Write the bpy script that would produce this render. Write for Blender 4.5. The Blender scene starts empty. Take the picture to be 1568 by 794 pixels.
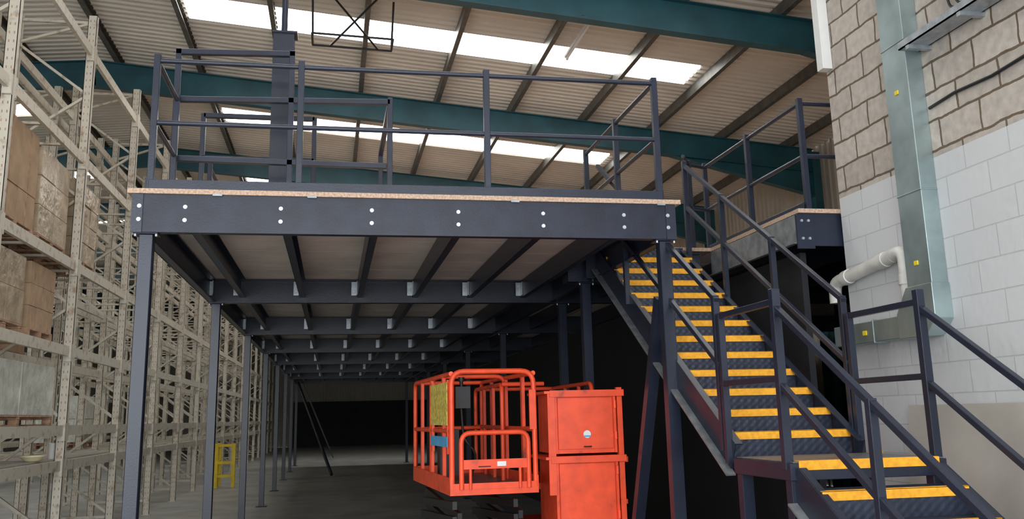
import bpy, math, random
from mathutils import Vector, Matrix
random.seed(7)
scene=bpy.context.scene
scene.view_settings.view_transform='Standard'
# ---------------------------------------------------------------- materials
def mat(name,col,rough=.5,metal=0,var=.12,scale=4,bump=0,bscale=60,spec=.5,col2=None,detail=6,emit=0):
    m=bpy.data.materials.new(name); m.use_nodes=True
    nt=m.node_tree; b=nt.nodes['Principled BSDF']
    b.inputs['Roughness'].default_value=rough; b.inputs['Metallic'].default_value=metal
    b.inputs['Specular IOR Level'].default_value=spec
    tc=nt.nodes.new('ShaderNodeTexCoord')
    n=nt.nodes.new('ShaderNodeTexNoise'); n.inputs['Scale'].default_value=scale; n.inputs['Detail'].default_value=detail
    nt.links.new(tc.outputs['Object'],n.inputs['Vector'])
    r=nt.nodes.new('ShaderNodeValToRGB')
    c2=col2 if col2 else tuple(c*(1-var) for c in col)
    c1=col if col2 else tuple(min(1,c*(1+var)) for c in col)
    r.color_ramp.elements[0].position=.35; r.color_ramp.elements[1].position=.65
    r.color_ramp.elements[0].color=(*c2,1); r.color_ramp.elements[1].color=(*c1,1)
    nt.links.new(n.outputs['Fac'],r.inputs['Fac']); nt.links.new(r.outputs['Color'],b.inputs['Base Color'])
    if emit:
        nt.links.new(r.outputs['Color'],b.inputs['Emission Color']); b.inputs['Emission Strength'].default_value=emit
    if bump:
        n2=nt.nodes.new('ShaderNodeTexNoise'); n2.inputs['Scale'].default_value=bscale
        nt.links.new(tc.outputs['Object'],n2.inputs['Vector'])
        bp=nt.nodes.new('ShaderNodeBump'); bp.inputs['Strength'].default_value=bump; bp.inputs['Distance'].default_value=.02
        nt.links.new(n2.outputs['Fac'],bp.inputs['Height']); nt.links.new(bp.outputs['Normal'],b.inputs['Normal'])
    return m
STEEL=mat('slate_steel_paint',(.015,.020,.038),.34,0,.18,3,.05,80,spec=.45)
FASC=mat('slate_fascia_paint',(.012,.016,.032),.4,0,.3,5,.04,80,spec=.4)
GALV=mat('galvanised_steel',(.42,.46,.50),.38,.75,.18,14)
EDGEG=mat('weathered_galvanised_and_highlight',(.30,.32,.34),.45,.6,.25,9)  # galvanised edge beam and clips; also the highlight painted on stair flanges
DUCTG=mat('duct_zinc',(.36,.45,.46),.36,.7,.2,3)
BOLT=mat('zinc_bolt',(.50,.54,.58),.35,.7,.05)
CHIP=mat('chipboard_edge',(.50,.35,.26),.8,0,.25,60,.3,150)
UNDER=mat('chipboard_underside',(.72,.63,.57),.85,0,.10,2,.1,60)
GREEN=mat('teal_paint',(.015,.085,.11),.45,0,.2,2)
PURL=mat('purlin_steel',(.10,.10,.09),.45,.2,.25,6)
SHEET=mat('roof_liner_sheet',(.70,.665,.60),.6,0,.08,.7)
SKY=mat('skylight_sheet',(1,.99,.96),.5,0,.02,2,emit=6)
RACK=mat('rack_cream_paint',(.62,.58,.49),.55,0,.2,9,col2=(.36,.26,.18))
RACK.node_tree.nodes['Color Ramp'].color_ramp.elements[0].position=.27
RACK.node_tree.nodes['Color Ramp'].color_ramp.elements[1].position=.46
YEL=mat('yellow_nosing',(.93,.41,.02),.6,0,.15,30,.2,300)
YPAINT=mat('yellow_paint',(.85,.62,.02),.5)
ORANGE=mat('orange_lift_paint',(.90,.085,.025),.42,0,.12,7)
_nt=ORANGE.node_tree;_cr=_nt.nodes['Color Ramp'];_e=_cr.color_ramp.elements.new(.24);_e.color=(.36,.05,.025,1)
BLACK=mat('black_plastic',(.012,.012,.014),.5)
RUB=mat('rubber',(.03,.03,.03),.8)
CONC=mat('concrete_floor',(.35,.355,.335),.45,0,.2,1.2,.1,30)
CARD=mat('cardboard',(.42,.29,.18),.8,0,.12,5)
WRAP=mat('stretch_wrap',(.70,.72,.64),.22,0,.15,5,.8,9)
WRAPC=mat('wrapped_cardboard',(.48,.38,.27),.25,0,.25,4,.7,10)
PWOOD=mat('pallet_wood',(.42,.26,.17),.85,0,.25,12)
PVC=mat('white_pipe',(.60,.59,.56),.4,0,.15,6)
BOARD=mat('plywood_board',(.46,.43,.39),.6,0,.1,2)
WHITE=mat('white_paint',(.75,.75,.74),.5,0,.04,3)
GREYBOX=mat('grey_plastic',(.50,.52,.52),.4)
CLAD=mat('cream_cladding',(.50,.47,.40),.6,0,.06,1)
DARK=mat('black_unlit_backdrop',(.008,.009,.013),.7,0,.2,2)  # near-black standing in for the unlit depth under the deck
DARK2=mat('charcoal_dado_paint',(.022,.025,.028),.7,0,.2,2)
LABEL=mat('yellow_label',(.80,.60,.12),.6,0,.35,30)
BLUEL=mat('blue_label',(.10,.42,.75),.5,0,.1,10)
PAPER=mat('label_white',(.8,.8,.8),.5,0,.05,10)
def chequer(name,col,rough):
    m=mat(name,col,rough,.2,.15,6)
    nt=m.node_tree;b=nt.nodes['Principled BSDF'];tc=nt.nodes['Texture Coordinate']
    mp=nt.nodes.new('ShaderNodeMapping');mp.inputs['Rotation'].default_value=(.6,.6,.785);mp.inputs['Scale'].default_value=(28,28,28)
    ch=nt.nodes.new('ShaderNodeTexVoronoi');ch.distance='MANHATTAN';ch.inputs['Randomness'].default_value=0;ch.inputs['Scale'].default_value=1
    nt.links.new(tc.outputs['Object'],mp.inputs['Vector']);nt.links.new(mp.outputs['Vector'],ch.inputs['Vector'])
    bp=nt.nodes.new('ShaderNodeBump');bp.inputs['Strength'].default_value=.3;bp.inputs['Distance'].default_value=.008
    nt.links.new(ch.outputs['Distance'],bp.inputs['Height']);nt.links.new(bp.outputs['Normal'],b.inputs['Normal'])
    return m
TREAD=chequer('chequer_plate_tread',(.026,.034,.058),.4)
PLATE=chequer('chequer_plate_landing',(.14,.14,.145),.35)
def blockmat():
    m=bpy.data.materials.new('concrete_blockwork');m.use_nodes=True
    nt=m.node_tree;N=nt.nodes;L=nt.links;b=N['Principled BSDF']
    tc=N.new('ShaderNodeTexCoord');sp=N.new('ShaderNodeSeparateXYZ');L.new(tc.outputs['Object'],sp.inputs[0])
    cb=N.new('ShaderNodeCombineXYZ')
    ad=N.new('ShaderNodeMath');ad.operation='ADD';L.new(sp.outputs['X'],ad.inputs[0]);L.new(sp.outputs['Y'],ad.inputs[1])
    L.new(ad.outputs[0],cb.inputs['X']);L.new(sp.outputs['Z'],cb.inputs['Y'])
    nz=N.new('ShaderNodeTexNoise');nz.inputs['Scale'].default_value=5;nz.inputs['Detail'].default_value=4;L.new(tc.outputs['Object'],nz.inputs['Vector'])
    mx=N.new('ShaderNodeMixRGB');mx.blend_type='LINEAR_LIGHT';mx.inputs[0].default_value=.022
    L.new(cb.outputs[0],mx.inputs[1]);L.new(nz.outputs['Color'],mx.inputs[2])
    def brick(ms,c1,c2,mo):
        br=N.new('ShaderNodeTexBrick');br.inputs['Scale'].default_value=1
        br.inputs['Brick Width'].default_value=.45;br.inputs['Row Height'].default_value=.225
        br.inputs['Mortar Size'].default_value=ms;br.inputs['Mortar Smooth'].default_value=.25
        br.inputs['Color1'].default_value=(*c1,1);br.inputs['Color2'].default_value=(*c2,1);br.inputs['Mortar'].default_value=(*mo,1)
        return br
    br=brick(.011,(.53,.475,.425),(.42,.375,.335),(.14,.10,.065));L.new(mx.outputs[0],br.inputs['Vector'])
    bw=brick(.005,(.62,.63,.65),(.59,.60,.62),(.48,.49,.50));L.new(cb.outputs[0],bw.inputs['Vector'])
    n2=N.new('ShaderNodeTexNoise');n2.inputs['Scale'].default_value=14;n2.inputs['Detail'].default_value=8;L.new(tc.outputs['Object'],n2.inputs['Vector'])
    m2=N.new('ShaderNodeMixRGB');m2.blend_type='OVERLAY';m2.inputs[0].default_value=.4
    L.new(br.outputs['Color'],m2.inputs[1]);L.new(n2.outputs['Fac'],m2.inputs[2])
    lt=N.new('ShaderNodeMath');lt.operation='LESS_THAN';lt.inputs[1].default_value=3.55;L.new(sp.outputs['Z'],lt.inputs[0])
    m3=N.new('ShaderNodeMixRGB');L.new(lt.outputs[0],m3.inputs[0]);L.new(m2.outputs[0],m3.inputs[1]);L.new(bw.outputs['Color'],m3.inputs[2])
    L.new(m3.outputs[0],b.inputs['Base Color']);b.inputs['Roughness'].default_value=.75
    mf=N.new('ShaderNodeMixRGB');L.new(lt.outputs[0],mf.inputs[0]);L.new(br.outputs['Fac'],mf.inputs[1]);L.new(bw.outputs['Fac'],mf.inputs[2])
    iv=N.new('ShaderNodeMath');iv.operation='MULTIPLY';iv.inputs[1].default_value=-1;L.new(mf.outputs[0],iv.inputs[0])
    a2=N.new('ShaderNodeMath');a2.operation='ADD';L.new(iv.outputs[0],a2.inputs[0])
    sc=N.new('ShaderNodeMath');sc.operation='MULTIPLY';sc.inputs[1].default_value=.5;L.new(n2.outputs['Fac'],sc.inputs[0]);L.new(sc.outputs[0],a2.inputs[1])
    bp=N.new('ShaderNodeBump');bp.inputs['Strength'].default_value=.45;bp.inputs['Distance'].default_value=.02
    L.new(a2.outputs[0],bp.inputs['Height']);L.new(bp.outputs['Normal'],b.inputs['Normal'])
    return m
BLOCK=blockmat()
# ---------------------------------------------------------------- mesh builder
class MB:
    def __init__(s): s.v=[];s.f=[];s.m=[];s.mats=[];s.sm=[]
    def mi(s,m):
        if m not in s.mats: s.mats.append(m)
        return s.mats.index(m)
    def add(s,vs,fs,m,smooth=False):
        o=len(s.v);s.v+=[tuple(v) for v in vs];k=s.mi(m)
        for f in fs: s.f.append([i+o for i in f]);s.m.append(k);s.sm.append(smooth)
    def box(s,a,b,m):
        x0,x1=sorted((a[0],b[0]));y0,y1=sorted((a[1],b[1]));z0,z1=sorted((a[2],b[2]))
        v=[(x0,y0,z0),(x1,y0,z0),(x1,y1,z0),(x0,y1,z0),(x0,y0,z1),(x1,y0,z1),(x1,y1,z1),(x0,y1,z1)]
        s.add(v,[(0,3,2,1),(4,5,6,7),(0,1,5,4),(1,2,6,5),(2,3,7,6),(3,0,4,7)],m)
    def bar(s,p,q,w,h,m,off=(0,0),up=(0,0,1)):
        p=Vector(p);q=Vector(q);d=(q-p).normalized();up=Vector(up)
        if abs(d.dot(up))>.99: up=Vector((0,1,0))
        sd=d.cross(up).normalized();u=sd.cross(d).normalized()
        vs=[]
        for c in (p,q):
            for a,b in ((-1,-1),(1,-1),(1,1),(-1,1)):
                vs.append(c+sd*(a*w/2+off[0])+u*(b*h/2+off[1]))
        s.add(vs,[(0,1,2,3),(7,6,5,4),(0,4,5,1),(1,5,6,2),(2,6,7,3),(3,7,4,0)],m)
    def ibeam(s,p,q,w,h,m,t=.012):
        s.bar(p,q,w,t,m,(0,h/2-t/2));s.bar(p,q,w,t,m,(0,-h/2+t/2));s.bar(p,q,t,h-2*t,m)
    def cchan(s,p,q,w,h,m,t=.006,side=1):
        s.bar(p,q,t,h,m);s.bar(p,q,w,t,m,(side*w/2,h/2-t/2));s.bar(p,q,w,t,m,(side*w/2,-h/2+t/2))
    def cyl(s,p,q,r,m,n=10,r2=None):
        p=Vector(p);q=Vector(q);d=(q-p).normalized();up=Vector((0,0,1))
        if abs(d.dot(up))>.99: up=Vector((0,1,0))
        a=d.cross(up).normalized();b=a.cross(d);r2=r if r2 is None else r2
        vs=[];
        for c,rr in ((p,r),(q,r2)):
            for i in range(n):
                t=2*math.pi*i/n;vs.append(c+a*math.cos(t)*rr+b*math.sin(t)*rr)
        s.add(vs,[(i,(i+1)%n,n+(i+1)%n,n+i) for i in range(n)],m,True)
        s.add(vs,[tuple(range(n-1,-1,-1)),tuple(range(n,2*n))],m)
    def tube(s,pts,r,m,n=10):
        pts=[Vector(p) for p in pts];rings=[]
        for i,p in enumerate(pts):
            d=(pts[min(i+1,len(pts)-1)]-pts[max(i-1,0)]).normalized()
            up=Vector((0,0,1)) if abs(d.z)<.95 else Vector((0,1,0))
            if i==0: a=d.cross(up).normalized()
            else: a=(a-d*a.dot(d)).normalized()
            b=a.cross(d);rings.append([p+a*math.cos(2*math.pi*k/n)*r+b*math.sin(2*math.pi*k/n)*r for k in range(n)])
        vs=[v for R in rings for v in R];fs=[]
        for i in range(len(pts)-1):
            for k in range(n): fs.append((i*n+k,i*n+(k+1)%n,(i+1)*n+(k+1)%n,(i+1)*n+k))
        s.add(vs,fs,m,True);s.add(vs,[tuple(range(n-1,-1,-1)),tuple(range((len(pts)-1)*n,len(pts)*n))],m)
    def build(s,name,parent=None,bevel=0,loc=(0,0,0),rotz=0):
        me=bpy.data.meshes.new(name);me.from_pydata(s.v,[],s.f)
        for m in s.mats: me.materials.append(m)
        me.polygons.foreach_set('material_index',s.m);me.polygons.foreach_set('use_smooth',s.sm);me.update()
        ob=bpy.data.objects.new(name,me);scene.collection.objects.link(ob);ob.location=loc;ob.rotation_euler=(0,0,rotz)
        if parent: ob.parent=parent
        if bevel:
            b=ob.modifiers.new('bevel','BEVEL');b.width=bevel;b.segments=1;b.limit_method='ANGLE'
        return ob
def empty(name,loc=(0,0,0)):
    e=bpy.data.objects.new(name,None);scene.collection.objects.link(e);e.location=loc;return e
def rpath(pts,r,seg=5):
    P=[Vector(p) for p in pts];out=[P[0]]
    for i in range(1,len(P)-1):
        a=(P[i-1]-P[i]).normalized();b=(P[i+1]-P[i]).normalized()
        s=P[i]+a*r;e=P[i]+b*r
        for k in range(seg+1):
            t=k/seg;out.append(s*(1-t)**2+P[i]*2*t*(1-t)+e*t*t)
    out.append(P[-1]);return out
# ---------------------------------------------------------------- room shell
RX=-3.25                       # ridge x
def rz(x): return 8.25-.0875*(x-4) if x>=RX else 8.25-.0875*(RX-4)-.0875*(RX-x)
XE,XW,YF,YB=12.6,-19.1,-12,57
m=MB();m.box((XW,YF,-.1),(XE,YB,0),CONC);m.build('floor')
SKR=[]
for k in range(-3,5):
    y=8.3+6.05*k
    SKR+= [(y,y+.95,-1.13,8.3),(y,y+.95,-12,-5.4)]
m=MB();pitch=.2
prof=[(0,0),(.06,0),(.085,.045),(.175,.045)]
ys=[];y=YF
while y<YB:
    for a,b in prof: ys.append((y+a,b))
    y+=pitch
ys.append((y,0))
xs=[XW,-12,-5.4,RX,-1.13,8.3,XE]
for j in range(len(xs)-1):
    xa,xb=xs[j],xs[j+1]
    for i in range(len(ys)-1):
        (ya,ha),(yb,hb)=ys[i],ys[i+1]
        ym=(ya+yb)/2;sk=any(s[0]<=ym<=s[1] and s[2]<=(xa+xb)/2<=s[3] for s in SKR)
        m.add([(xa,ya,rz(xa)+.2+ha),(xb,ya,rz(xb)+.2+ha),(xb,yb,rz(xb)+.2+hb),(xa,yb,rz(xa)+.2+hb)],[(0,1,2,3)],SKY if sk else SHEET)
m.build('ceiling')
m=MB()
k=-13
while True:
    x=1.98+1.6216*k
    if x>XE-.3: break
    if x>XW+.3:
        z=rz(x)+.1
        m.cchan((x,YF,z),(x,YB,z),.085,.2,PURL,.006,side=1)
        m.bar((x+.082,YF,z-.085),(x+.082,YB,z-.085),.006,.02,PURL)
    k+=1
m.build('roof_purlins')
m=MB()
YR=[5.563+6.05*k for k in range(-2,9)]
for y in YR:
    for xa,xb in ((XE-.35,RX),(XW+.35,RX)):
        D=.55
        m.ibeam((xa,y,rz(xa)-D/2),(xb,y,rz(xb)-D/2),.19,D,GREEN,.016)
        sg=1 if xa>RX else -1
        xh=xa-sg*3.4
        a=(xa,y,rz(xa)-D-.55);b=(xh,y,rz(xh)-D)
        m.add([(xa,y-.008,rz(xa)-D),(xh,y-.008,rz(xh)-D),a,(xa,y+.008,rz(xa)-D)],[(0,1,2),(3,1,2)],GREEN)
        m.bar(a,b,.19,.016,GREEN)
        m.ibeam((xa,y,0),(xa,y,rz(xa)-.1),.19,.4,GREEN,.016)
    for k in range(-12,7,2):
        x=1.98+1.6216*k
        m.bar((x,y,rz(x)-.48),(x,y+.55,rz(x)+.02),.05,.05,PURL)
m.build('portal_frames')
def cladwall(name,ax,c,a0,a1,z1,matl,z0=0):
    m=MB();t=a0;pts=[]
    while t<a1:
        for u,h in ((0,0),(.09,0),(.12,.035),(.21,.035)): pts.append((t+u,h))
        t+=.24
    pts.append((a1,0))
    for i in range(len(pts)-1):
        (p,h),(q,g)=pts[i],pts[i+1]
        if ax==0: vs=[(c+h,p,z0),(c+g,q,z0),(c+g,q,z1),(c+h,p,z1)]
        else: vs=[(p,c+h,z0),(q,c+g,z0),(q,c+g,z1),(p,c+h,z1)]
        m.add(vs,[(0,1,2,3)],matl)
    return m.build(name)
cladwall('wall_east',0,XE,YF,YB,7.8,CLAD);cladwall('wall_west',0,XW-.04,YF,YB,7.8,CLAD)
cladwall('wall_back',1,YB,XW,XE,9.3,CLAD)
m=MB();m.box((-1.0,YB-.25,0),(XE,YB-.05,2.9),DARK2);m.build('wall_back_lower')
m=MB();m.box((XW,YF-.2,0),(-9,YF,9.2),CLAD);m.box((5.9,YF-.2,0),(XE,YF,9.2),CLAD);m.box((-9,YF-.2,6.2),(5.9,YF,9.2),CLAD);m.build('wall_front')
m=MB();m.box((6.0,YF,0),(6.22,.2,7.9),BLOCK);m.box((6.22,0,0),(XE-.5,.2,7.7),BLOCK);m.build('wall_right')
m=MB();m.box((5.9,.09,4.75),(5.995,.19,7.6),WHITE);m.build('trim_1')
m=MB();m.box((5.70,.45,0),(5.76,30.6,3.1),DARK);m.build('unlit_backdrop')  # added black sheet; its colour stands in for unlit space beyond the stairs
# ---------------------------------------------------------------- mezzanine
H=3.4606;BD=.2959;T=.038;bt=H-T;bb=bt-BD;S=4.3743;Y0=.1;NB=7
YEND=Y0+S*NB
XP=5.60
mz=empty('mezzanine_platform')
m=MB()
m.box((0,0,bt),(4.409,YEND+.15,H),CHIP)
m.box((4.409,2.2,bt),(XP,YEND+.15,H),CHIP);m.box((XP,.22,bt),(12,YEND+.15,H),CHIP)
m.build('deck_board_edge',mz)
m=MB()
y=.03
while y<YEND:
    y2=min(y+.6,YEND+.1)
    for (xa,xb,ys_) in ((.03,4.38,0),(4.42,XP-.02,2.25),(XP+.03,11.9,.3)):
        if y>=ys_-.01 :
            m.box((xa,y+.004,bt-.004),(xb,y2-.004,bt-.0005),UNDER)
    y+=.6
m.build('deck_board_underside',mz)
m=MB()
m.box((.05,.02,bb),(4.35,.035,bt),FASC);m.box((.05,.035,bb),(4.35,.10,bb+.012),STEEL);m.box((.05,.035,bt-.018),(4.35,.10,bt-.006),STEEL)
m.box((.035,.008,bb-.004),(.115,.02,bt-.004),STEEL);m.box((4.275,.008,bb-.004),(4.36,.02,bt-.004),STEEL)
m.cchan((.06,.1,bt-BD/2-.006),(.06,YEND,bt-BD/2-.006),.07,BD-.02,STEEL,.012,side=1)
m.cchan((4.34,.1,bt-BD/2-.006),(4.34,YEND,bt-BD/2-.006),.07,BD-.02,STEEL,.012,side=-1)
for k in range(1,NB+1):
    y=Y0+S*k;m.ibeam((.05,y,bt-BD/2-.006),(11.9,y,bt-BD/2-.006),.14,BD-.012,STEEL,.014)
m.ibeam((4.2,2.3,bt-BD/2-.006),(5.5,2.3,bt-BD/2-.006),.12,BD-.012,STEEL,.014)
m.box((XP,.24,bb),(6.4,.27,bt-.005),STEEL);m.box((XP-.03,.215,bb-.03),(XP+.13,.24,bt-.02),STEEL)
m.build('main_beams',mz)
m=MB()
JX=[.42,1.13,1.83,2.52,3.22,3.91]
for k in range(NB):
    ya=Y0+S*k+(.02 if k else 0);yb=Y0+S*(k+1)
    for x in JX+[4.95,5.9,6.6,7.3]:
        y1=ya
        if x>5.5 and k==0: y1=.32
        elif x>4.4 and k==0: y1=2.35
        m.cchan((x,y1,bt-.115-.006),(x,yb,bt-.115-.006),.065,.215,STEEL,.005,side=1)
m.build('joists',mz)
m=MB()
for x in JX+[.12]:
    for k in range(1,NB):
        yy=Y0+S*k-.08
        m.box((x-.014,yy-.09,bt-.21),(x-.005,yy-.012,bt-.04),GALV)
        m.box((x-.075,yy-.012,bt-.21),(x-.005,yy-.004,bt-.04),GALV)
        m.cyl((x-.045,yy-.02,bt-.09),(x-.045,yy-.012,bt-.09),.012,BOLT,6);m.cyl((x-.045,yy-.02,bt-.16),(x-.045,yy-.012,bt-.16),.012,BOLT,6)
m.box((XP-.01,.25,bb+.02),(XP-.003,2.2,bt-.01),EDGEG);m.box((XP-.05,.25,bb+.02),(XP-.01,2.2,bb+.03),EDGEG)
for x in (.62,1.33,2.95,4.2):
    m.box((x,-.006,bt-.012),(x+.07,.02,bt+.004),EDGEG)
for z in (.06,.22):
    for x in (XP+.015,XP+.08): m.cyl((x,.2,bb+z),(x,.216,bb+z),.013,BOLT,8)
m.build('joist_cleats',mz)
m=MB()
for x in [.09]+[.42,1.13,1.83,2.52,3.22,3.91]+[4.29]:
    for z in (3.325,3.222):
        yy=.008 if x in(.09,4.29) else .02
        m.cyl((x,yy-.011,z),(x,yy,z),.012,BOLT,6);m.cyl((x,yy-.003,z),(x,yy+.001,z),.016,BOLT,12)
m.build('fascia_bolts',mz)
m=MB()
def column(x,y,zt=bb):
    m.box((x-.05,y-.05,0.012),(x+.05,y+.05,zt-.012),STEEL);m.box((x-.11,y-.11,0),(x+.11,y+.11,.012),STEEL)
    m.box((x-.09,y-.075,zt-.012),(x+.09,y+.075,zt),STEEL)
    for dx in(-.075,.075):m.cyl((x+dx,y-.06,zt-.03),(x+dx,y-.06,zt),.012,BOLT,6)
for k in range(NB+1):
    column(.143,Y0+S*k)
    if k!=0: column(8.4,Y0+S*k);column(4.46,Y0+S*k)
    else: column(4.27,Y0)
column(4.27,2.62)
m.build('columns',mz,.004)
m=MB()
m.box((4.05,2.5,bb),(4.5,2.75,bb+.22),STEEL)
m.cyl((.35,26.3,3.0),(1.55,23.0,.05),.05,STEEL,8);m.cyl((.5,26.3,3.0),(1.6,37,.05),.03,STEEL,8)
m.bar((4.27,1.50,.0),(4.27,.24,2.66),.09,.09,STEEL,up=(1,0,0))
m.build('diagonal_braces',mz)
# ---------------------------------------------------------------- guard rails on deck
gr=empty('guard_railing')
m=MB()
RT=H+1.1
def post(x,y,z0,z1,w=.05): m.box((x-w/2,y-w/2,z0),(x+w/2,y+w/2,z1),STEEL)
PX=[.15,1.2575,2.771,4.248]
for x in PX: post(x,.06,H,RT)
def rail(p,q,r=.021): m.cyl(p,q,r,STEEL,10)
for z in (RT-.05,H+.54): rail((.15,.06,z),(4.248,.06,z))
m.box((.14,.03,H),(4.27,.045,H+.08),STEEL);m.box((.14,.045,H),(4.27,.085,H+.006),STEEL)
for y in (1.2,2.3): post(4.248,y,H,RT)
for z in (RT-.05,H+.54): rail((4.248,.06,z),(4.248,2.3,z))
for z in (RT-.05,H+.54): rail((.15,.06,z),(.15,1.0,z))
post(.15,1.0,H,RT)
for y in (3.3,5.3,7.3,9.3,12,15):post(.15,y,H,RT)
for z in (RT-.05,H+.54): rail((.15,3.3,z),(.15,15,z))
m.box((.11,.06,H),(.125,15,H+.1),STEEL);m.box((4.27,.06,H),(4.285,2.3,H+.1),STEEL)
m.build('main_deck_rails',gr,.003)
m=MB()
XR=5.80
for y in (.4,1.55,2.7): post(XR,y,H,RT)
for z in (RT-.05,H+.54): rail((XR,.4,z),(XR,2.7,z));rail((XR,.4,z),(6.6,.4,z))
post(5.56,2.6,H,RT)
for z in (RT-.05,H+.54): rail((XR,2.7,z),(5.56,2.6,z))
for z in (RT-.05,H+.54): rail((5.56,2.6,z),(5.36,2.25,z))
m.box((XR-.05,.4,H),(XR-.035,2.6,H+.1),STEEL)
m.build('side_deck_rails',gr,.003)
m=MB()
def sqb(p,q,w=.05): m.bar(p,q,w,w,STEEL)
yg=1.09
zf0=H+.001
for x,zt in ((.13,5.03),(1.13,5.06),(2.03,4.64)):
    sqb((x,yg,zf0),(x,yg,zt))
sqb((.105,yg,5.0),(1.155,yg,5.03));sqb((.13,yg,4.55),(2.03,yg,4.6));sqb((.13,yg,4.0),(2.0,yg,3.98));
y2=2.85
for x,zt in ((.12,5.0),(1.3,5.0)): sqb((x,y2,zf0),(x,y2,zt))
sqb((.12,y2,4.98),(1.3,y2,4.98));sqb((.12,y2,4.5),(1.3,y2,4.5))
sqb((2.03,yg,4.6),(2.03,y2,4.6))
post(2.03,y2,zf0,4.6)
m.build('pallet_gate',None,.003)
m=MB()
m.ibeam((1.02,1.6,zf0),(1.02,1.6,5.42),.2,.16,STEEL,.012)
m.box((.91,1.5,5.42),(1.15,1.7,5.44),STEEL);m.box((.92,1.512,zf0),(1.12,1.52,5.3),STEEL);m.cyl((1.02,1.6,5.44),(1.02,1.6,rz(1.0)),.03,STEEL,8)
m.build('support_stanchion')
# ---------------------------------------------------------------- staircase
st=empty('steel_staircase')
x0,x1,sy,sz,g,r=4.32,5.275,1.9458,3.3022,.2541,.1585
sl=r/g
m=MB();nz=MB()
def steps(ys,zs,n,zr,xa=x0,xb=x1):
    for k in range(n):
        y=ys-k*g;z=zs-k*zr
        m.box((xa,y+.004,z-.006),(xb,y+g+.02,z),TREAD)
        m.box((xa,y+.004,z-zr-.02),(xb,y+.010,z-.004),TREAD)
        nz.box((xa+.005,y-.004,z-.050),(xb-.005,y+.003,z+.004),YEL);nz.box((xa+.005,y-.004,z+.001),(xb-.005,y+.050,z+.005),YEL)
steps(sy,sz,12,r)
LZ=sz-12*r;LF=-1.8507
m.box((x0,sy+g,H-r-.01),(x1,sy+g+.006,H-.005),TREAD)
steps(LF-g,LZ-r,8,r)
nz.box((x0+.005,LF-.006,LZ-.050),(x1-.005,LF,LZ+.004),YEL);nz.box((x0+.005,LF-.004,LZ+.001),(x1-.005,LF+.05,LZ+.005),YEL)
m.build('treads',st);nz.build('yellow_nosings',st)
m=MB()
YT=sy+g
def stringer(x,ya,za,yb,zb,side):
    m.cchan((x,ya,za),(x,yb,zb),.05,.20,STEEL,.010,side=side)
    m.bar((x+side*.03,ya,za-.125),(x+side*.03,yb,zb-.125),.07,.012,EDGEG)  # paler lower flange: light caught on its edge, put into the colour
for x,sd in ((x0-.012,1),(x1+.012,-1)):
    stringer(x,YT+.03,H-.12,-.95,LZ+.0,-sd)
    stringer(x,LF+.02,LZ-.12,LF-8*g,LZ-8.5*r,-sd)
m.build('stringers',st)
m=MB()
LB=-1.03
m.box((x0-.03,LF,LZ-.008),(x1+.03,LB,LZ),PLATE)
for x in(x0-.02,x1+.02): m.box((x-.03,LF,LZ-.11),(x+.03,LB,LZ-.008),STEEL)
m.box((x0,LF,LZ-.11),(x1,LF+.01,LZ-.008),STEEL);m.box((x0,LB-.01,LZ-.11),(x1,LB,LZ-.008),STEEL)
for x in(x0-.0,x1+.0):
    for y in(LF+.06,LB-.06): m.box((x-.04,y-.04,0),(x+.04,y+.04,LZ-.008),STEEL);m.box((x-.09,y-.09,0),(x+.09,y+.09,.012),STEEL)
for x in(x0,x1): m.box((x-.02,LF+.1,.35),(x+.02,LB-.1,.40),STEEL)
m.build('half_landing',st,.003)
m=MB()
def nose(y): return sz+(y-sy)*sl
hh=.98
for x in (x0-.03,x1+.03):
    for y in (2.1,1.2,.2,-.85):
        if x<5 and y>2: continue
        post(x,y,nose(y)-.12,nose(y)+hh+(.03 if y>2 else 0),.048)
    for dh in (hh-.02,hh*.5):
        m.bar((x,2.1 if x>5 else 2.0,nose(2.1 if x>5 else 2.0)+dh),(x,-.88,nose(-.88)+dh),.04,.04,STEEL)
    post(x,-1.78,LZ-.05,LZ+1.06,.055);post(x,-.92,LZ-.05,LZ+.99,.048)
    for dh in (.98,.5): m.bar((x,-.88,LZ+dh),(x,-1.78,LZ+dh),.04,.04,STEEL)
    nl=lambda y: LZ+(y-LF)*sl
    for y in (-2.75,-3.7): post(x,y,nl(y)-.2,nl(y)+.92,.048)
    for dh in (.90,.42): m.bar((x,-1.78,nl(-1.78)+dh),(x,-3.85,nl(-3.85)+dh),.04,.04,STEEL)
m.build('stair_handrails',st,.003)
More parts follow.
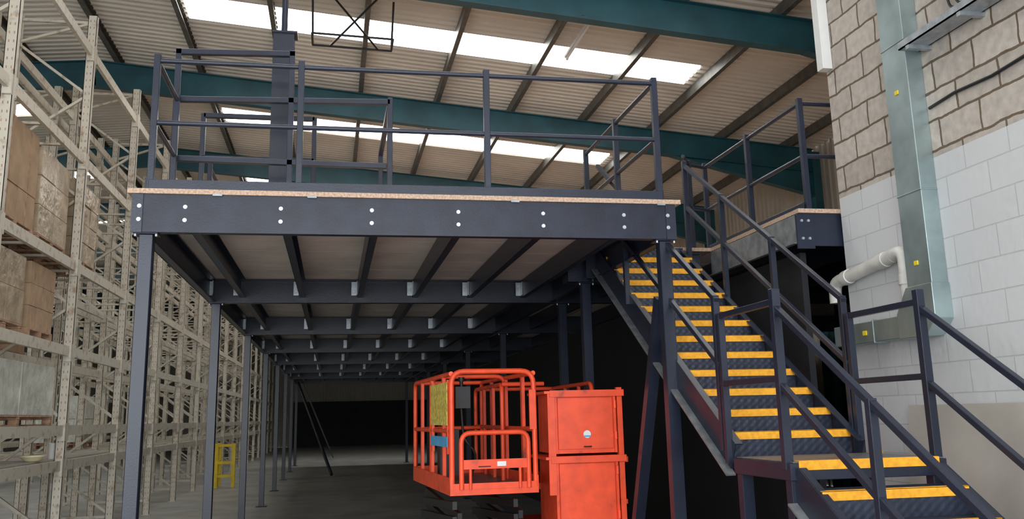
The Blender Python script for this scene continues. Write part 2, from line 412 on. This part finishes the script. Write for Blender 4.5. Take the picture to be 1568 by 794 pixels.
# ---------------------------------------------------------------- pallet racks
LV=[1.27,1.72,2.75,3.9,5.4,7.0]
def rack(name,xf,n,ystart):
    m=MB();d=1.0;xb=xf-d
    for i in range(n+1):
        y=ystart+3.1*i
        for x in (xf,xb):
            m.box((x-.06,y-.045,0),(x+.06,y-.038,7.5),RACK);m.box((x-.06,y-.045,0),(x-.053,y+.045,7.5),RACK);m.box((x+.053,y-.045,0),(x+.06,y+.045,7.5),RACK)
            m.box((x-.08,y-.07,0),(x+.08,y+.07,.01),RACK)
            if i<6:
                z=.1
                while z<7.45:
                    for dx in (-.025,.025): m.box((x+dx-.006,y-.0465,z),(x+dx+.006,y-.045,z+.03),PWOOD)
                    z+=.1
        z=.3;s=1
        m.box((xb,y-.02,.25),(xf,y+.02,.29),RACK)
        while z<7.1:
            z2=min(z+.75,7.4)
            m.bar((xf if s>0 else xb,y,z),(xb if s>0 else xf,y,z2),.035,.045,RACK,up=(0,1,0));s=-s;z=z2
        m.box((xb,y-.02,7.38),(xf,y+.02,7.42),RACK)
        if i<n:
            for lv in LV:
                for x in (xf+.01,xb-.01):
                    m.box((x-.025,y+.05,lv-.13),(x+.025,y+3.05,lv),RACK)
                    for yy in (y+.045,y+3.005): m.box((x-.04,yy,lv-.20),(x+.05,yy+.05,lv+.03),RACK)
                if lv in (1.27,3.9,5.4):
                    for t in (.6,1.5,2.4): m.box((xb,y+t,lv-.04),(xf,y+t+.06,lv-.01),RACK)
    return m.build(name)
rack('pallet_rack',-1.95,16,0)
rack('pallet_rack',-3.25,16,0)
rack('pallet_rack',-7.6,12,0)
def pallet(m,x0_,x1_,y0_,y1_,z):
    for i in range(6):
        t=x0_+(x1_-x0_-.1)*i/5;m.box((t,y0_,z+.10),(t+.1,y1_,z+.12),PWOOD)
    for j in range(3):
        t=y0_+(y1_-y0_-.1)*j/2
        m.box((x0_,t,z+.075),(x1_,t+.1,z+.10),PWOOD)
        for i in range(3):
            u=x0_+(x1_-x0_-.1)*i/2;m.box((u,t,z+.018),(u+.1,t+.1,z+.075),PWOOD)
        m.box((x0_,t,z),(x1_,t+.1,z+.018),PWOOD)
def stack(name,y0_,y1_,z,h,ny,nz_,M,xf=-2.03,xb=-2.93):
    m=MB();pallet(m,xb,xf,y0_,y1_,z)
    z0=z+.122
    for a in range(ny):
        for b in range(nz_):
            ya=y0_+(y1_-y0_)*a/ny;yb=y0_+(y1_-y0_)*(a+1)/ny;za=z0+h*b/nz_;zb=z0+h*(b+1)/nz_
            j=random.uniform(0,.015)
            for c in range(2):
                xa=xb+(xf-xb)*c/2;xc=xb+(xf-xb)*(c+1)/2
                m.box((xa+.004,ya+.004,za),(xc-.004-j,yb-.004,zb-.004),M)
                if M is CARD: m.box((xc-.005-j,(ya+yb)/2-.025,za),(xc-.002-j,(ya+yb)/2+.025,zb-.005),PWOOD)
    return m.build(name,None,.006)
stack('wrapped_pallet_load',3.3,6.0,1.722,.62,2,1,WRAP)
stack('cardboard_pallet_load',3.3,4.6,3.902,1.15,2,3,CARD)
stack('cardboard_pallet_load',4.75,6.0,3.902,1.1,2,3,WRAPC)
stack('cardboard_pallet_load',6.35,7.6,3.902,1.1,3,4,WRAPC)
stack('cardboard_pallet_load',3.3,4.5,2.752,.8,2,2,WRAPC)
stack('cardboard_pallet_load',4.7,5.7,2.752,.8,3,3,CARD)
stack('cardboard_pallet_load',3.5,5.8,3.902,1.1,4,4,CARD,-3.33,-4.2)
stack('cardboard_pallet_load',6.5,9.0,2.752,.9,4,3,CARD,-3.33,-4.2)
stack('wrapped_pallet_load',12.7,14.0,1.272,.9,2,2,WRAP,-3.33,-4.2)
m=MB()
n=20;R=[(.0,.0),(.07,.0),(.10,.02),(.15,.07),(.16,.075),(.10,.03),(0,.015)]
vs=[];fs=[]
for rr,zz in R:
    for i in range(n): vs.append((rr*math.cos(2*math.pi*i/n),rr*math.sin(2*math.pi*i/n),zz))
for j in range(len(R)-1):
    for i in range(n): fs.append((j*n+i,j*n+(i+1)%n,(j+1)*n+(i+1)%n,(j+1)*n+i))
CREAM=mat('cream_plastic',(.78,.72,.48),.4)
m.add(vs,fs,CREAM,True)
m.build('plastic_bowl',None,0,(-2.06,5.4,1.292))
m=MB();m.cyl((-2.08,6.33,1.290),(-2.08,6.33,1.48),.055,WHITE,16);m.cyl((-2.08,6.33,1.48),(-2.08,6.33,1.495),.06,WHITE,16);m.build('white_tub')
m=MB();m.box((-2.9,3.2,1.272),(-2.0,6.05,1.29),BOARD);m.build('shelf_board')
m=MB();m.box((-2.9,6.26,1.272),(-2.0,9.1,1.289),BOARD);m.build('shelf_board')
m=MB()
for y in (19.5,20.3): m.bar((-1.5,y,0),(-1.5,y,1.15),.09,.09,YPAINT)
for z in (1.1,.65,.3): m.bar((-1.5,19.5,z),(-1.5,20.3,z),.06,.07,YPAINT)
for z in (1.1,.65,.3): m.bar((-1.5,19.5,z),(-1.05,19.5,z),.06,.07,YPAINT)
m.bar((-1.05,19.5,0),(-1.05,19.5,1.15),.09,.09,YPAINT)
m.build('safety_barrier')
# ---------------------------------------------------------------- wall services
m=MB()
m.box((5.86,-1.16,2.55),(5.998,-.86,7.6),DUCTG)
for z in (3.3,4.5,5.7,6.9): m.box((5.855,-1.165,z),(5.999,-.855,z+.015),DUCTG)
def prism(pts,xa,xb,matl):
    n=len(pts)
    vs=[(xa,a,b) for a,b in pts]+[(xb,a,b) for a,b in pts]
    fs=[tuple(range(n-1,-1,-1)),tuple(range(n,2*n))]+[(i,(i+1)%n,n+(i+1)%n,n+i) for i in range(n)]
    m.add(vs,fs,matl)
prism([(-.85,2.60),(-.70,2.41),(-.70,2.22),(-1.04,2.22),(-1.17,2.34),(-1.17,2.60)],5.848,5.9985,DUCTG)
m.box((5.86,-.705,2.23),(5.998,.26,2.40),DUCTG)
for y in (-.35,.1): m.box((5.855,y,2.22),(5.999,y+.015,2.41),DUCTG)
for z in (5.0,4.1,2.75): m.box((5.852,-1.03,z),(5.861,-.98,z+.035),YPAINT)
m.box((5.852,-.25,2.29),(5.861,-.19,2.33),YPAINT)
m.build('trunking_duct',None,.004)
m=MB()
m.tube(rpath([(5.93,.30,2.62),(5.93,.30,2.80),(5.93,-.62,2.89)],.09),.055,PVC,16)
m.cyl((5.93,.12,2.817),(5.93,.04,2.825),.064,PVC,16);m.cyl((5.93,-.42,2.87),(5.93,-.52,2.88),.064,PVC,16)
m.tube(rpath([(5.93,-.50,2.88),(5.93,-.76,2.91),(5.93,-.76,2.42)],.09),.055,PVC,16)
m.cyl((5.93,-.76,2.72),(5.93,-.76,2.64),.064,PVC,16)
m.build('waste_pipe')
m=MB()
m.box((5.80,-3.2,4.40),(5.98,-1.17,4.41),GALV);m.box((5.80,-3.2,4.40),(5.81,-1.17,4.46),GALV);m.box((5.97,-3.2,4.40),(5.98,-1.17,4.46),GALV)
for y in (-1.3,-1.9,-2.5): m.box((5.80,y,4.37),(5.998,y+.04,4.40),GALV)
m.build('cable_tray')
m=MB();m.box((5.86,-1.85,4.72),(5.999,-1.55,5.05),GREYBOX);m.box((5.85,-1.83,4.74),(5.86,-1.57,5.03),GREYBOX)
for y in(-1.62,-1.7,-1.78): m.cyl((5.93,y,4.66),(5.93,y,4.72),.018,BLACK,8);m.tube(rpath([(5.93,y,4.66),(5.93,y-.02,4.55),(5.9,y-.3,4.45),(5.9,-2.6,4.44)],.05),.01,BLACK,6)
m.box((5.848,-1.75,4.9),(5.852,-1.66,4.94),YPAINT)
m.build('junction_box',None,.006)
m=MB();m.tube([(5.985,-1.2,3.93),(5.985,-1.5,3.95),(5.985,-1.9,3.93),(5.985,-2.4,3.96),(5.985,-3.2,3.94)],.012,BLACK,6);m.build('wall_cable')
m=MB()
yc=-1.30;m.bar((5.975,yc,1.72),(5.80,yc,.002),1.5,.018,BOARD,up=(1,0,0))
m.build('leaning_board')
m=MB();s=.11
m.add([(5.992,.02-s,1.33),(5.992,.02+s,1.33),(5.992,.02,1.52),(5.999,.02-s,1.33),(5.999,.02+s,1.33),(5.999,.02,1.52)],[(0,2,1),(3,4,5),(0,1,4,3),(1,2,5,4),(2,0,3,5)],YPAINT)
m.box((5.99,.01,1.38),(5.9925,.03,1.45),BLACK);m.box((5.99,.01,1.355),(5.9925,.03,1.37),BLACK)
m.build('warning_sign')
# ---------------------------------------------------------------- roof fittings
m=MB();m.box((5.54,5.9,7.98),(5.62,8.0,8.02),WHITE);m.cyl((5.58,5.95,7.955),(5.58,7.95,7.955),.02,WHITE,10)
for y in (5.92,7.96): m.box((5.56,y-.02,7.93),(5.6,y+.02,7.98),WHITE)
for y in (6.3,7.6): m.cyl((5.58,y,8.02),(5.58,y,rz(5.58)+.19),.006,WHITE,6)
m.build('fluorescent_batten')
m=MB()
y=7.6
A=(1.12,y,7.82);B=(2.42,y,7.78)
for p,q in ((A,B),(A,(1.12,y-.6,rz(1.1))),(B,(2.42,y-.6,rz(2.4))),((1.4,y,7.81),(2.2,y-.9,8.35)),((2.2,y,7.79),(1.35,y-.9,8.4)),((1.12,y-.5,7.82),(2.42,y-.5,7.78)),(A,(1.12,y-.5,7.82)),(B,(2.42,y-.5,7.78))):
    m.cyl(p,q,.018,BLACK,6)
m.build('suspended_frame')
# ---------------------------------------------------------------- scissor lifts
def lift(name,loc,L=2.3,W=.8,zf=1.09,rotz=0):
    m=MB();r=.022
    def tb(pts,rd=.09,rr=r): m.tube(rpath(pts,rd),rr,ORANGE,10)
    zt=2.11
    m.box((0,.05,.22),(W,L-.05,.42),ORANGE)
    for y in (.35,L-.35):
        for x in (.02,W-.14): m.cyl((x,y,.19),(x+.12,y,.19),.19,RUB,20);m.cyl((x-.004,y,.19),(x+.124,y,.19),.09,ORANGE,12)
    m.cyl((.02,.35,.19),(W-.02,.35,.19),.04,BLACK,8);m.cyl((.02,L-.35,.19),(W-.02,L-.35,.19),.04,BLACK,8)
    for x in (.12,W-.12):
        z=.45
        for k in range(4):
            m.bar((x,.2,z),(x,L-.2,z+.1),.04,.07,BLACK,up=(0,0,1));m.bar((x-.045,L-.2,z),(x-.045,.2,z+.1),.04,.07,BLACK,up=(0,0,1));z+=.13
    m.box((0,0,zf-.05),(W,L,zf),ORANGE);m.box((.02,.02,zf),(W-.02,L-.02,zf+.006),PLATE)
    for a,b in (((0,0),(.015,L)),((W-.015,0),(W,L)),((0,L-.015),(W,L))): m.box((a[0],a[1],zf),(b[0],b[1],zf+.10),ORANGE)
    tb([(0.02,.02,zf),(0.02,.02,zt),(W-.02,.02,zt),(W-.02,.02,zf)],.12,.024)
    tb([(.10,-.01,zf),(.10,-.01,zf+.48),(W-.09,-.01,zf+.48),(W-.09,-.01,zf)],.09)
    m.box((.10,-.02,zf+.17),(W-.09,0,zf+.25),ORANGE);m.box((.42,-.025,zf+.19),(.50,-.02,zf+.23),PAPER);m.box((.25,-.025,zf+.185),(.36,-.02,zf+.195),BLACK)
    m.cyl((.18,-.01,zf),(.18,-.01,zf+.17),.014,ORANGE,8);m.cyl((W-.17,-.01,zf),(W-.17,-.01,zf+.17),.014,ORANGE,8)
    m.box((.02,-.005,zf),(W-.02,.01,zf+.05),ORANGE)
    m.box((W-.07,-.01,zf+.5),(W-.01,.01,zf+.85),ORANGE)
    for x in (.02,W-.02):
        tb([(x,.02,zt-.02),(x,L-.02,zt-.02),(x,L-.02,zf)],.1)
        m.cyl((x,.02,zf+.5),(x,L-.02,zf+.5),r,ORANGE,8)
        for y in (.42,1.1,1.75): m.bar((x,y,zf),(x,y,zt-.02),.03,.06,ORANGE)
    tb([(.02,L-.02,zt-.02),(W-.02,L-.02,zt-.02)],.1);m.cyl((.02,L-.02,zf+.5),(W-.02,L-.02,zf+.5),r,ORANGE,8)
    tb([(.02,1.13,zf),(.02,1.13,zt),(W-.02,1.13,zt),(W-.02,1.13,zf)],.1)
    m.box((-.012,.08,zf+.55),(-.006,1.0,zf+.93),LABEL);m.box((-.012,.08,zf+.36),(-.006,1.0,zf+.45),BLUEL)
    for y in (.1,.95): m.box((-.006,y,zf+.3),(.02,y+.03,zf+.95),ORANGE)
    m.box((.14,.45,zf+.70),(.28,.62,zf+.90),BLACK);m.cyl((.21,.53,zf+.90),(.21,.53,zf+.97),.018,BLACK,8);m.cyl((.21,.53,zf+.95),(.21,.53,zf+.99),.03,BLACK,10)
    m.tube(rpath([(.2,.5,zf+.7),(.22,.5,zf+.4),(.35,.5,zf+.3),(.3,.6,zf+.02)],.1),.012,BLACK,6)
    m.box((.12,1.25,zf+.05),(.32,1.4,zf+.5),BLACK)
    return m.build(name,None,.0,loc,rotz)
lift('scissor_lift',(2.57,1.12,0),2.3,rotz=math.radians(3.2))
def cabinet(name,loc):
    m=MB();W=.62;L=2.2
    for y in (.35,L-.35):
        for x in (.0,W-.12): m.cyl((x,y,.19),(x+.12,y,.19),.19,RUB,20)
    m.box((0,0,.3),(W,L,.62),ORANGE)
    for za,zb in ((.66,1.31),(1.36,1.90)):
        m.box((.02,.02,za),(W-.02,.7,zb),ORANGE)
        m.box((.05,.0,za+.04),(W-.05,.02,zb-.04),ORANGE)
        m.box((.015,-.006,za),(.04,.02,zb),ORANGE);m.box((W-.04,-.006,za),(W-.015,.02,zb),ORANGE)
        m.box((-.08,-.03,zb),(W+.06,.75,zb+.025),ORANGE);m.box((-.03,-.035,zb-.03),(W+.06,-.03,zb+.03),ORANGE)
        for zz in (za+.12,zb-.14):
            m.cyl((W-.025,-.012,zz),(W-.025,-.012,zz+.07),.014,ORANGE,8)
    m.cyl((.32,-.01,1.53),(.32,.0,1.53),.035,PAPER,16);m.box((.29,-.012,1.505),(.35,-.010,1.52),BLUEL)
    m.tube(rpath([(.29,-.0,1.42),(.29,-.04,1.42),(.35,-.04,1.42),(.35,-.0,1.42)],.015),.006,BLACK,6)
    m.box((W,.0,.7),(W+.05,.05,1.95),ORANGE);m.box((W,.02,1.27),(W+.09,.06,1.32),ORANGE);m.box((W,.02,.9),(W+.07,.06,.94),ORANGE)
    m.box((-.05,-.02,1.0),(.02,.0,1.9),ORANGE)
    m.box((-.35,.75,1.0),(W,L+.4,1.06),ORANGE)
    for x in (-.33,W-.02):
        m.tube(rpath([(x,.78,1.06),(x,.78,2.02),(x,L+.35,2.02),(x,L+.35,1.06)],.1),.022,ORANGE,8)
        m.cyl((x,.78,1.6),(x,L+.35,1.6),.02,ORANGE,8)
        for y in (1.3,1.9): m.bar((x,y,1.06),(x,y,2.02),.03,.04,ORANGE)
    m.tube([(-.33,.78,2.02),(.1,.78,2.02)],.022,ORANGE,8);m.tube([(-.33,L+.35,2.02),(W-.02,L+.35,2.02)],.022,ORANGE,8)
    return m.build(name,None,.003,loc)
cabinet('scissor_lift',(3.54,1.27,0))
# ---------------------------------------------------------------- camera
yaw,pt,rl=.1922,.2107,-.0231
fw=Vector((math.sin(yaw)*math.cos(pt),math.cos(yaw)*math.cos(pt),math.sin(pt)))
r0=Vector((math.cos(yaw),-math.sin(yaw),0));u0=r0.cross(fw)
rt=r0*math.cos(rl)+u0*math.sin(rl);up=-r0*math.sin(rl)+u0*math.cos(rl)
cd=bpy.data.cameras.new('camera');co=bpy.data.objects.new('camera',cd);scene.collection.objects.link(co)
M=Matrix(((rt.x,up.x,-fw.x,1.5535),(rt.y,up.y,-fw.y,-7.2042),(rt.z,up.z,-fw.z,1.7126),(0,0,0,1)))
co.matrix_world=M;cd.sensor_width=36;cd.lens=1415.67/1568*36;cd.shift_y=-(397-332.87)/1568;cd.clip_end=200
scene.camera=co
# ---------------------------------------------------------------- light
def area(name,loc,rot,sx_,sy_,p,col=(1,1,1)):
    l=bpy.data.lights.new(name,'AREA');l.shape='RECTANGLE';l.size=sx_;l.size_y=sy_;l.energy=p;l.color=col
    o=bpy.data.objects.new(name,l);scene.collection.objects.link(o);o.location=loc;o.rotation_euler=rot;return o
area('door_daylight',(-1.5,-11.9,3.1),(math.radians(90),0,0),14.5,6,1450,(.95,.98,1))
w=bpy.data.worlds.new('world');scene.world=w;w.use_nodes=True
w.node_tree.nodes['Background'].inputs['Color'].default_value=(.85,.92,1,1);w.node_tree.nodes['Background'].inputs['Strength'].default_value=1
